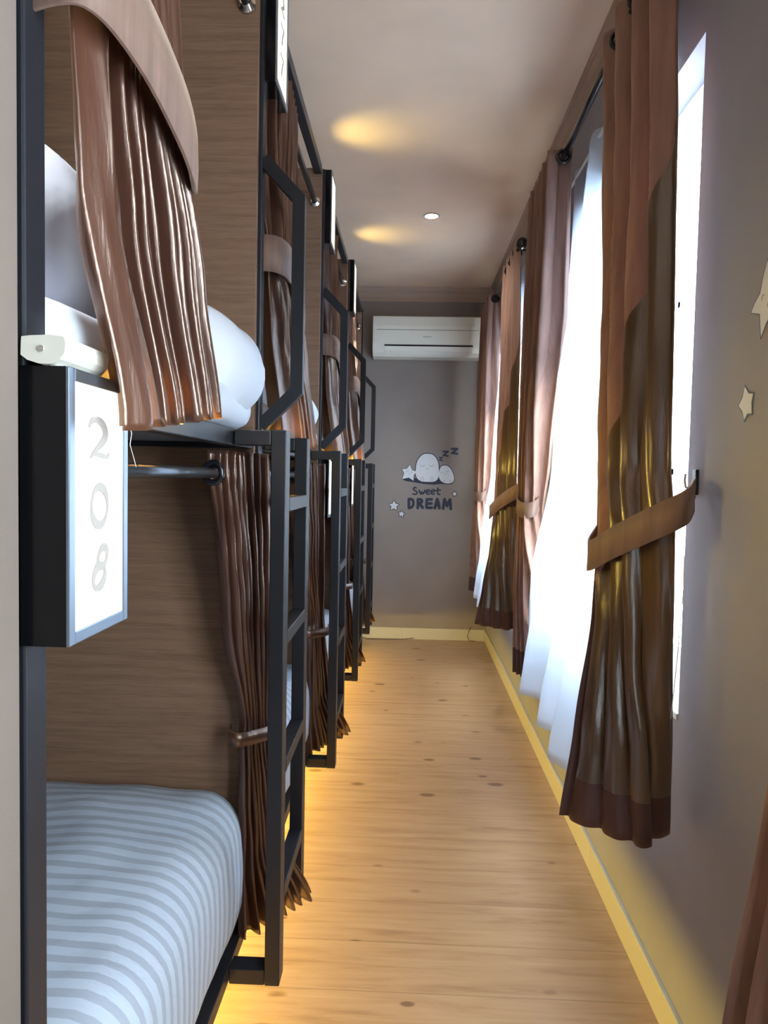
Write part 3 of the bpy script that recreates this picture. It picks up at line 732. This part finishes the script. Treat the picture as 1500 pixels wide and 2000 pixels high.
# ------------------------------------------------------------------ window curtains
def gfn(cut, hem_v, hem_u, far=False):
    """materials: 0 matte face, 1 satin lining, 2 hem. The matte side faces the room, the lining side shows where the cloth turns"""
    def fn(u, v, z):
        if v > hem_v: return (2, 2)
        c = cut(v)
        if u < hem_u(v): return (2, 2)
        return (0, 0) if u < c else (1, 1)
    return fn
RX, RZW = 0.530, 2.44
def near_panel(o_, label, seed, full=True):
    cu = empty('window_curtain', (0.53, 1.75+o_, 2.44)); tag(cu, label, 'curtain', 'brown window curtains')
    y = lambda v: v+o_
    lv = [L2(2.48, .026, (.530, y(2.12)), (.530, y(1.75)), (.530, y(1.585))), L2(1.9, .026, (.525, y(2.03)), (.520, y(1.74)), (.538, y(1.555))),
          L2(1.30, .018, (.495, y(1.90)), (.485, y(1.62)), (.535, y(1.505))), L2(1.17, .012, (.470, y(1.80)), (.468, y(1.57)), (.535, y(1.465))),
          L2(0.95, .014, (.440, y(1.71)), (.480, y(1.52)), (.545, y(1.475))), L2(0.70, .014, (.390, y(1.64)), (.495, y(1.48)), (.575, y(1.52))),
          L2(0.50, .010, (.352, y(1.60)), (.500, y(1.465)), (.588, y(1.555)))]
    def cut(v):      # where the turned-back lining begins across the panel
        if v < 0.20: return 0.985
        if v < 0.66: return 0.985-0.635*smoothstep((v-.20)/.46)
        return max(0.055, 0.35-(v-.66)*2.2)
    cm = lambda s_, v: s_*2*cut(v) if s_ < .5 else cut(v)+(s_-.5)*2*(1-cut(v))
    mf = lambda s_, v, z: (2, 2) if v > .955 else (((2, 2) if v > .74 else (0, 0)) if s_ < .5 else (1, 1))
    bm, P = curtain_mesh(lv, 4.2, seed, lambda u: 2.482, lambda u: 0.515, None, mf, nv=130, tang=0.35, wob=0.7, side=-1, res=30, cmap=cm)
    bm_obj(bm, 'cloth', [M_matte, M_satin_l, M_hem], cu)
    for k in range(4):
        yy = y(1.50+k*0.16); MB().torus((RX, yy, RZW), (0.15, 1, 0), 0.021, 0.006).build('grommet', M_rodb, cu)
    # tie-back band runs from the wall hook around the front
    lo = [(.592, y(1.512), 1.218), (.578, y(1.480), 1.208), (.540, y(1.425), 1.185), (.490, y(1.465), 1.150), (.452, y(1.575), 1.105), (.430, y(1.69), 1.062), (.436, y(1.745), 1.060), (.47, y(1.80), 1.09)]
    hi = [(x, yy, z+.072) for x, yy, z in lo]; hi[0] = (.594, y(1.516), 1.280)
    tag(ribbon(lo, hi).build('tieback', M_band, cu), 'plain brown tieback band looped to the wall hook')
    m = MB()
    for dz in (0.0, 0.022): m.tube([(.592, y(1.515), 1.240+dz*.5), (.600, y(1.535), 1.243+dz), (.604, y(1.562), 1.258+dz*.4)], .0042, 8)
    m.build('tieback_loop', M_band, cu)
    hk = empty('tieback_hook', (.62, 1.585+o_, 1.27)); tag(hk, 'dark metal wall hook holding the tieback of the %s' % ('nearest right window curtain' if o_ == 0 else 'second window curtain'), 'hook', 'curtain tieback hooks')
    B1('wall_plate', M_rodb, hk, .618, .6249, y(1.575), y(1.595), 1.245, 1.300, bev=.001)
    m = MB(); m.tube([(.618, y(1.585), 1.262), (.605, y(1.575), 1.258), (.592, y(1.562), 1.262), (.588, y(1.556), 1.278), (.589, y(1.556), 1.290)], .0028, 8); m.build('prong', M_chrome, hk)
    if o_ == 0:
        m = MB(); m.tube([(.548, 1.442, 1.20), (.549, 1.437, 1.06), (.541, 1.432, .93), (.532, 1.43, .80)], .0009, 6)
        tag(m.build('loose_thread', M_thread, cu), 'thin white loose thread')
    return cu
def far_panel(o_, label, seed):
    cu = empty('window_curtain', (0.53, 2.85+o_, 2.44)); tag(cu, label, 'curtain', 'brown window curtains')
    y = lambda v: v+o_
    lv = [L2(2.48, .022, (.570, y(2.66)), (.505, y(2.645)), (.505, y(3.16))), L2(1.9, .022, (.585, y(2.72)), (.505, y(2.72)), (.495, y(3.16))),
          L2(1.35, .018, (.575, y(2.90)), (.50, y(2.90)), (.490, y(3.15))), L2(1.15, .012, (.565, y(2.98)), (.50, y(2.97)), (.490, y(3.15))),
          L2(0.85, .014, (.57, y(2.86)), (.480, y(2.78)), (.455, y(2.98))), L2(0.5, .012, (.56, y(2.72)), (.470, y(2.66)), (.427, y(2.77)))]
    if o_ < -1: lv = [L2(2.48, .02, (.57, .45), (.505, .44), (.505, .88)), L2(1.2, .012, (.565, .75), (.50, .75), (.490, .90)), L2(0.9, .014, (.57, .74), (.50, .76), (.497, .96)), L2(0.5, .014, (.57, .72), (.46, .74), (.427, .93))]
    def cut(v): return 1.1 if v < .66 else 1.1
    bm, P = curtain_mesh(lv, 6.5, seed, lambda u: 2.482, lambda u: (0.40 if o_ < -1 else 0.515), None, gfn(cut, .955, lambda v: 0), nv=90, tang=0.35, wob=0.5, side=-1)
    bm_obj(bm, 'cloth', [M_matte, M_satin_l, M_hem], cu)
    MB().torus((RX, y(2.628), RZW), (0.1, 1, 0), 0.022, 0.0075).build('grommet', M_rodb, cu)
    if o_ < -1: y = lambda v: v-2.25
    lo = [(.61, y(3.22), 1.22), (.56, y(3.02), 1.16), (.52, y(2.95), 1.12), (.478, y(2.99), 1.11), (.468, y(3.09), 1.13), (.50, y(3.18), 1.17), (.61, y(3.22), 1.22)]
    hi = [(x, yy, z+.065) for x, yy, z in lo]
    tag(ribbon(lo, hi).build('tieback', M_band, cu), 'plain brown tieback band')
    return cu
near_panel(0, 'large brown curtain with shiny lining, tied back to the hook beside the bare window pane', 3)
near_panel(2.12, 'brown curtain tied back with shiny lining, between the two white sheers', 5)
far_panel(0.04, 'pinkish brown curtain behind the wide white sheer, black ring at its top', 8)
far_panel(2.10, 'narrow pink-brown curtain nearest the air conditioner, in the far right corner', 9)
far_panel(-2.22, 'brown curtain at the lower right edge of the photo, close to the camera', 12)
# sheers
def sheer(o_, label, seed, y_n=1.80, y_f=2.80):
    lv = [L2(2.42, .012, (.600, y_n+o_), (.600, y_f-.02+o_)), L2(1.3, .022, (.535, y_n+.0+o_), (.545, y_f+.01+o_)), L2(0.9, .030, (.485, y_n+.0+o_), (.490, y_f+o_)), L2(0.5, .036, (.430, y_n+o_), (.462, y_f-.03+o_))]
    cu = empty('sheer_curtain', (.59, 2.3+o_, 2.40)); tag(cu, label, 'sheer curtain', 'white sheer curtains')
    bm, P = curtain_mesh(lv, 3, seed, lambda u: 2.425+.008*math.sin(u*40), lambda u: 0.515, None, lambda u, v, z: (0, 0), th=0.0012, nv=70, tang=0.25, wob=0.9, side=-1)
    bm_obj(bm, 'cloth', [M_sheer], cu)
    MB().tube([(.600, y_n-.1+o_, 2.405), (.600, y_f+.1+o_, 2.405)], .005, 8).build('wire', M_frame, cu)
sheer(0, 'wide white sheer curtain hanging in the nearer covered window', 21)
sheer(2.06, 'narrow white sheer curtain at the far window, near the air conditioner', 23)
# rods
for nm, a, b in (('brown window curtain rod, nearest on the right wall', 1.38, 3.24), ('window curtain rod at the far window on the right wall', 3.66, 5.36), ):
    e = empty('window_curtain_rod', (RX, (a+b)/2, RZW)); tag(e, 'black ' + nm.replace('brown ', ''), 'curtain rod', 'black rods over the windows')
    MB().tube([(RX, a, RZW), (RX, b, RZW)], 0.0115, 16).build('pole', M_rodb, e)
    for yy in (a-0.02, b+0.02): MB().ball((RX, yy, RZW), 0.027).build('finial', M_rodb, e)
    for yy in (a+0.02, b-0.06):
        m = MB(); m.tube([(WX-.001, yy, RZW-.02), (RX, yy, RZW-.016)], .005, 8); m.tube([(WX-.001, yy, RZW-.02), (WX-.006, yy, RZW-.02)], .018, 16); m.torus((RX, yy, RZW), (0, 1, 0), .0135, .003); m.build('bracket', M_rodb, e)

# ------------------------------------------------------------------ air conditioner
e = empty('air_conditioner', (0.11, YB-0.1, 2.174)); tag(e, 'white wall-mounted air conditioner high on the dark end wall', 'air conditioner')
ax0, ax1 = -0.298, 0.519; yf = YB-0.001
prof = [(0, 2.478), (-.165, 2.480), (-.190, 2.470), (-.203, 2.40), (-.205, 2.33), (-.202, 2.245), (-.190, 2.205), (-.150, 2.180), (-.05, 2.174), (0, 2.18)]
m = MB(); rows = [[m.bm.verts.new((x, yf+a, z)) for a, z in prof] for x in (ax0, ax0+.004, ax1-.004, ax1)]
for r0, r1 in zip(rows, rows[1:]):
    for k in range(len(prof)): m.bm.faces.new((r0[k], r0[(k+1) % len(prof)], r1[(k+1) % len(prof)], r1[k]))
m.bm.faces.new(rows[0]); m.bm.faces.new(rows[-1]); m.build('body', M_acw, e)
yp = yf-.208
m = MB()
pf = [(-.1925, 2.466), (-.2065, 2.40), (-.2065, 2.372)]
def plate(pts, x0, x1, name, t_=.003, mat=M_acw):
    m = MB(); n_ = len(pts)
    A = [[m.bm.verts.new((x, yf+a-d_, z)) for a, z in pts] for x in (x0, x1) for d_ in (0, t_)]
    for k in range(n_-1):
        m.bm.faces.new((A[1][k], A[1][k+1], A[3][k+1], A[3][k])); m.bm.faces.new((A[0][k], A[2][k], A[2][k+1], A[0][k+1]))
        m.bm.faces.new((A[0][k], A[0][k+1], A[1][k+1], A[1][k])); m.bm.faces.new((A[2][k], A[3][k], A[3][k+1], A[2][k+1]))
    for k in (0, n_-1): m.bm.faces.new((A[0][k], A[1][k], A[3][k], A[2][k]))
    return m.build(name, mat, e)
plate([(-.1905, 2.468), (-.2035, 2.40), (-.2045, 2.373)], ax0+.008, ax1-.008, 'upper_panel')
plate([(-.2045, 2.368), (-.2052, 2.33), (-.2035, 2.266)], ax0+.008, ax1-.008, 'front_panel')
plate([(-.2030, 2.3735), (-.2033, 2.3665)], ax0+.03, ax1-.03, 'panel_seam', .0012, M_vgrey)
tag(plate([(-.203, 2.262), (-.2025, 2.250)], ax0+.088, ax1-.070, 'air_slot', .002, M_dark), 'dark air outlet slot')
plate([(-.2015, 2.249), (-.197, 2.215), (-.176, 2.192)], ax0+.090, ax1-.072, 'louver', .005)
# small grey maker's name on the front panel
tcu = bpy.data.curves.new('t', 'FONT'); tcu.body = 'Panasonic'; tcu.size = 0.0155; tcu.extrude = 0.0004; tcu.align_x = 'CENTER'; tcu.offset = 0.0003
to = bpy.data.objects.new('t', tcu); C.objects.link(to); bpy.context.view_layer.update()
me = bpy.data.meshes.new_from_object(to.evaluated_get(bpy.context.evaluated_depsgraph_get())); bpy.data.objects.remove(to)
me.materials.clear(); me.materials.append(M_vgrey)
lo_ = bpy.data.objects.new('maker_name', me); C.objects.link(lo_); me.transform(Matrix.Translation((0.110, yf-.2093, 2.316)) @ Matrix.Rotation(math.pi/2, 4, 'X'))
lo_.parent = e; lo_.matrix_parent_inverse = Matrix.Translation(-e.location); lo_['label'] = 'small grey maker name'

# ------------------------------------------------------------------ downlight
e = empty('downlight', (0.09, 4.06, CEIL-.01)); tag(e, 'small round white recessed downlight glowing on the ceiling', 'ceiling light')
MB().torus((0.09, 4.06, CEIL-.002), (0, 0, 1), 0.040, 0.005).build('trim_ring', M_white, e)
m = MB(); m.tube([(0.09, 4.06, CEIL-.0005), (0.09, 4.06, CEIL-.004)], 0.034, 24); m.build('lamp', M_down, e)
l = bpy.data.lights.new('downlight_lamp', 'SPOT'); l.energy = 15; l.color = (1, .90, .76); l.spot_size = 2.3; l.spot_blend = 0.8; l.shadow_soft_size = 0.03
lo = bpy.data.objects.new('downlight_lamp', l); C.objects.link(lo); lo.location = (0.09, 4.06, CEIL-.01)
# amber uplights, source unseen, added to throw the yellow pools on the ceiling
for k, (yy, lab) in enumerate(((3.10, 'small added amber light on the top rail of the third bunk bay'), (4.38, 'small added amber light on the top rail of the farthest bunk bay'))):
    e = empty('added_uplight', (-0.381, yy, 2.4755)); tag(e, lab, 'lamp', 'added amber uplights on the top rail')
    B1('housing', M_black, e, -.393, -.369, yy-.04, yy+.04, 2.4755, 2.490, bev=.002)
    B1('lens', M_ledstrip, e, -.390, -.372, yy-.036, yy+.036, 2.4900, 2.4915)
    s = bpy.data.lights.new('added_uplight_lamp', 'SPOT'); s.energy = 1.2; s.color = (1, .86, .26); s.spot_size = 1.45; s.spot_blend = 1.0; s.shadow_soft_size = 0.02
    so = bpy.data.objects.new('added_uplight_lamp', s); C.objects.link(so); so.location = (-0.375, yy, 2.497)
    so.rotation_euler = Vector((0.19, 0.0, 0.225)).to_track_quat('-Z', 'Y').to_euler()

# ------------------------------------------------------------------ wall stickers on the end wall
def unpix(u, v):        # point of the end wall seen at photo position (u, v)
    dd = rot.transposed() @ Vector(((u-750)/F_PX, -(v-1000)/F_PX, -1.0))
    return dd
def bw(cx, cy):
    c_ = Vector(((740+cx/8.3333-750)/F_PX, -(850+cy/8.3333-1000)/F_PX, -1.0)); w_ = rot @ c_; k = (YB-0.0006)/w_.y
    return (w_.x*k, YB-0.0006, 1.27+w_.z*k)
BN = (0, -1, 0)
def cat_closed(pts, res=5):
    P_ = [Vector(p) for p in pts]; n_ = len(P_); out = []
    for k in range(n_):
        p0, p1, p2, p3 = P_[(k-1) % n_], P_[k], P_[(k+1) % n_], P_[(k+2) % n_]
        for s in range(res):
            f = s/res; out.append(0.5*((2*p1)+(p2-p0)*f+(2*p0-5*p1+4*p2-p3)*f*f+(3*p1-p0-3*p2+p3)*f**3))
    return out
def grow(pts, dlt):
    c_ = sum((Vector(p) for p in pts), Vector((0, 0)))/len(pts)
    return [Vector(p)+(Vector(p)-c_).normalized()*dlt for p in pts]
def sticker_shape(pts, grow_px, parent, name, mapf=bw, nrm=BN, t0=0.0, edge=None, smooth=True, zoff=0.0):
    pp = cat_closed(pts) if smooth else [Vector(p) for p in pts]
    nv = Vector(nrm)
    a = MB(); a.poly([Vector(mapf(p.x, p.y))+nv*zoff for p in grow(pp, grow_px)], nrm, 0.0006); o1 = a.build(name+'_outline', edge or M_navy, parent, tri=True)
    b = MB(); b.poly([Vector(mapf(p.x, p.y))+nv*(0.0008+zoff) for p in pp], nrm, 0.0006); o2 = b.build(name, M_vwhite, parent, tri=True)
    return o2
def star_pts(cx, cy, R, r, rot0, n=5, sx=1.0):
    out = []
    for k in range(2*n):
        a = rot0+math.pi*k/n; q = R if k % 2 == 0 else r
        out.append((cx+q*math.cos(a)*sx, cy+q*math.sin(a)))
    return out
e = empty('sleepy_egg_sticker', bw(800, 560)); tag(e, 'wall sticker of two white sleeping eggs and a star on the end wall', 'wall sticker')
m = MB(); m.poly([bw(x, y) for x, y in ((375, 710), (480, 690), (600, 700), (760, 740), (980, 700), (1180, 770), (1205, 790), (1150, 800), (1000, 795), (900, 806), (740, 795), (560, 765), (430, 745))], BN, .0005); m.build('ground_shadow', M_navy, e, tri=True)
egg = [(800, 303), (870, 315), (930, 370), (965, 450), (975, 550), (975, 650), (955, 715), (900, 755), (800, 760), (700, 752), (635, 715), (600, 650), (600, 550), (620, 440), (665, 360), (730, 310)]
sticker_shape(egg, 14, e, 'large_egg', zoff=.0006)
egg2 = [(1070, 492), (1120, 500), (1170, 550), (1205, 620), (1225, 700), (1205, 760), (1150, 785), (1070, 780), (1010, 745), (980, 690), (975, 620), (995, 540), (1030, 500)]
sticker_shape(egg2, 12, e, 'small_egg', zoff=.0008)
st = star_pts(495, 610, 142, 74, math.radians(-85))
sticker_shape([(505, 480), (545, 570), (612, 590), (570, 650), (562, 742), (490, 690), (380, 712), (410, 620), (380, 550), (455, 545)], 10, e, 'sleepy_star', smooth=False, zoff=.0010)
fm = MB(); W3 = 9
Z2 = 0.0026
def arc(mb, cx, cy, rx, ry, w_, tt=Z2):
    stroke(mb, [(cx+rx*math.cos(a), cy+ry*math.sin(a)) for a in [math.pi*(0.05+0.9*k/6) for k in range(7)]], w_*0.0+w_, bw2, BN, t0=tt, t=.0004)
# strokes use crop units for positions and widths
bw2 = bw
arc(fm, 708, 478, 32, 32, 9); arc(fm, 855, 478, 32, 32, 9); arc(fm, 788, 535, 16, 18, 9)
for x0 in (700, 855):
    stroke(fm, [(x0-5, 765), (x0-12, 720), (x0+5, 682), (x0+25, 700), (x0+25, 760)], 7, bw2, BN, t0=Z2, t=.0004)
arc(fm, 1024, 598, 20, 20, 7, .0028); arc(fm, 1115, 578, 20, 20, 7, .0028); arc(fm, 1078, 622, 11, 12, 7, .0028)
for x0 in (1055, 1165): stroke(fm, [(x0-5, 780), (x0-8, 745), (x0+8, 735), (x0+18, 775)], 6, bw2, BN, t0=.0028, t=.0004)
stroke(fm, [(452, 590), (465, 583), (480, 588)], 6, bw2, BN, t0=.003, t=.0004); stroke(fm, [(515, 604), (530, 600), (545, 606)], 6, bw2, BN, t0=.003, t=.0004); arc(fm, 492, 622, 8, 8, 6, .003)
fm.build('face_lines', M_vgrey, e)
e = empty('lettering_sticker', bw(800, 1000)); tag(e, 'dark blue wall sticker reading Sweet DREAM below the sleeping eggs', 'wall sticker')
def word(name, strokes, w_):
    mb = MB()
    for k, s_ in enumerate(strokes):
        pts, ww = (s_, w_) if not isinstance(s_, tuple) else s_
        stroke(mb, pts, ww*1.28, bw, BN, t0=0.00005*k, t=.0005)
    return mb.build(name, M_navy, e)
word('word_sweet', [[(608, 858), (580, 850), (562, 878), (585, 900), (618, 920), (618, 950), (590, 962), (555, 955)],
     [(655, 895), (668, 935), (685, 958), (700, 920), (715, 955), (735, 935), (748, 895)],
     [(775, 925), (820, 915), (815, 890), (785, 892), (768, 925), (785, 958), (825, 955)],
     [(855, 925), (900, 915), (895, 890), (865, 892), (848, 925), (865, 958), (900, 952)],
     [(962, 862), (955, 920), (962, 960), (992, 962)], [(915, 903), (960, 898), (1000, 895)]], 20)
word('word_dream', [[(490, 1040), (488, 1110), (490, 1180)], [(492, 1040), (545, 1050), (562, 1110), (540, 1165), (490, 1185)],
     [(635, 1045), (635, 1120), (633, 1185)], [(637, 1045), (690, 1050), (695, 1090), (640, 1115)], [(660, 1118), (690, 1150), (712, 1180)],
     [(780, 1045), (775, 1115), (778, 1180)], [(782, 1045), (820, 1045), (858, 1043)], [(782, 1112), (820, 1112), (855, 1110)], [(780, 1180), (820, 1182), (860, 1180)],
     [(910, 1185), (930, 1110), (950, 1040)], [(950, 1040), (972, 1110), (985, 1185)], [(925, 1140), (950, 1138), (972, 1140)],
     [(1045, 1195), (1055, 1120), (1068, 1042)], [(1070, 1045), (1090, 1100), (1108, 1150)], [(1110, 1150), (1130, 1100), (1155, 1050)], [(1160, 1050), (1165, 1120), (1170, 1200)]], 36)
e = empty('snore_sticker', bw(1160, 300)); tag(e, 'three dark blue letters z above the sleeping egg sticker', 'wall sticker')
for x, y, s_, w_ in ((1010, 385, 28, 18), (1085, 298, 40, 27), (1232, 258, 44, 36)):
    mb = MB(); stroke(mb, [(x-s_, y-s_*.8), (x, y-s_*.85), (x+s_, y-s_*.8)], w_, bw, BN, t=.0005); stroke(mb, [(x+s_*.9, y-s_*.75), (x, y), (x-s_*.8, y+s_*.7)], w_, bw, BN, t0=.0001, t=.0005); stroke(mb, [(x-s_*.9, y+s_*.75), (x, y+s_*.85), (x+s_, y+s_)], w_, bw, BN, t0=.0002, t=.0005)
    mb.build('letter', M_navy, e)
for (x, y, R, ro, lab) in ((245, 1148, 84, -88, 'largest of three small white star stickers, lower left of DREAM'), (368, 1282, 54, -80, 'small white star sticker, lowest one below the word DREAM'), (1232, 955, 42, -95, 'tiny white star sticker at the upper right of DREAM')):
    e = empty('star_sticker', bw(x, y)); tag(e, lab, 'wall sticker', 'small star stickers on the end wall')
    sticker_shape(star_pts(x, y, R, R*.52, math.radians(ro)), 14, e, 'star', smooth=False)
# ---- stars on the right wall
RN = (-1, 0, 0)
def rw(yy, zz): return (WX-0.0006, yy, zz)
e = empty('star_sticker', rw(1.33, 1.41)); tag(e, 'small white star sticker with blue edge on the right wall', 'wall sticker')
def rwpix(u, v):
    w_ = rot @ Vector(((u-750)/F_PX, -(v-1000)/F_PX, -1.0)); k = (WX-0.0006)/w_.x; return Vector((w_.y*k, 1.27+w_.z*k))
pts = [rwpix(1400+x/5.26, 480+y/5.26) for x, y in ((295, 1450), (332, 1518), (378, 1520), (360, 1610), (362, 1722), (318, 1725), (288, 1790), (270, 1700), (232, 1645), (272, 1560))]
a = MB(); 
def gshape(pts, dl): 
    c_ = sum(pts, Vector((0, 0)))/len(pts); return [p+(p-c_).normalized()*dl for p in pts]
a.poly([rw(*p) for p in gshape(pts, .0045)], RN, .0006); a.build('star_outline', M_vedge, e, tri=True)
a = MB(); a.poly([Vector(rw(*p))+Vector(RN)*.0008 for p in pts], RN, .0006); a.build('star', M_vwhite, e, tri=True)
e = empty('star_sticker', rw(1.18, 1.62)); tag(e, 'large white smiling star sticker cut off by the right photo edge', 'wall sticker')
cz, cy = 1.560, 1.185
pts = [rwpix(1400+x/5.26, 480+y/5.26) for x, y in ((560, 60), (522, 180), (490, 300), (455, 488), (395, 600), (360, 690), (452, 700), (455, 820), (462, 935), (510, 800), (545, 735))]
pts += [Vector((1.225-.03, 1.552)), Vector((1.150, 1.500)), Vector((1.160, 1.56)), Vector((1.110, 1.605)), Vector((1.165, 1.64))]
a = MB(); a.poly([rw(*p) for p in gshape(pts, .005)], RN, .0006); a.build('star_outline', M_vedge, e, tri=True)
a = MB(); a.poly([Vector(rw(*p))+Vector(RN)*.0008 for p in pts], RN, .0006); a.build('star', M_vwhite, e, tri=True)
fm = MB(); nrmR = RN
c1 = rwpix(1493, 580); c2 = rwpix(1503, 590)
stroke(fm, [(c1.x+.006, c1.y-.004), (c1.x+.003, c1.y+.004), (c1.x-.003, c1.y+.003)], .0018, lambda a_, b_: rw(a_, b_), RN, t0=.0016, t=.0004)
fm.poly([Vector(rw(c2.x-.004+.008*math.cos(k*math.pi/6), c2.y-.004+.007*math.sin(k*math.pi/6)))+Vector(RN)*.0016 for k in range(12)], RN, .0004)
fm.build('face_lines', M_vgrey, e)
# ------------------------------------------------------------------ cables at the far baseboard
m = MB(); m.tube([(-.38, 5.585, .02), (-.30, 5.55, .004), (-.15, 5.56, .0035), (-.02, 5.575, .0035), (.06, 5.59, .012)], .0022, 8)
tag(m.build('cable', M_dark), 'thin dark cable lying along the tiled skirting at the end wall', 'cable')
m = MB(); m.tube([(.505, 5.592, .11), (.490, 5.590, .075), (.480, 5.585, .04), (.495, 5.575, .0035), (.54, 5.57, .0035)], .0022, 8)
tag(m.build('cable', M_dark), 'short dark cable curling down in the far right corner', 'cable')
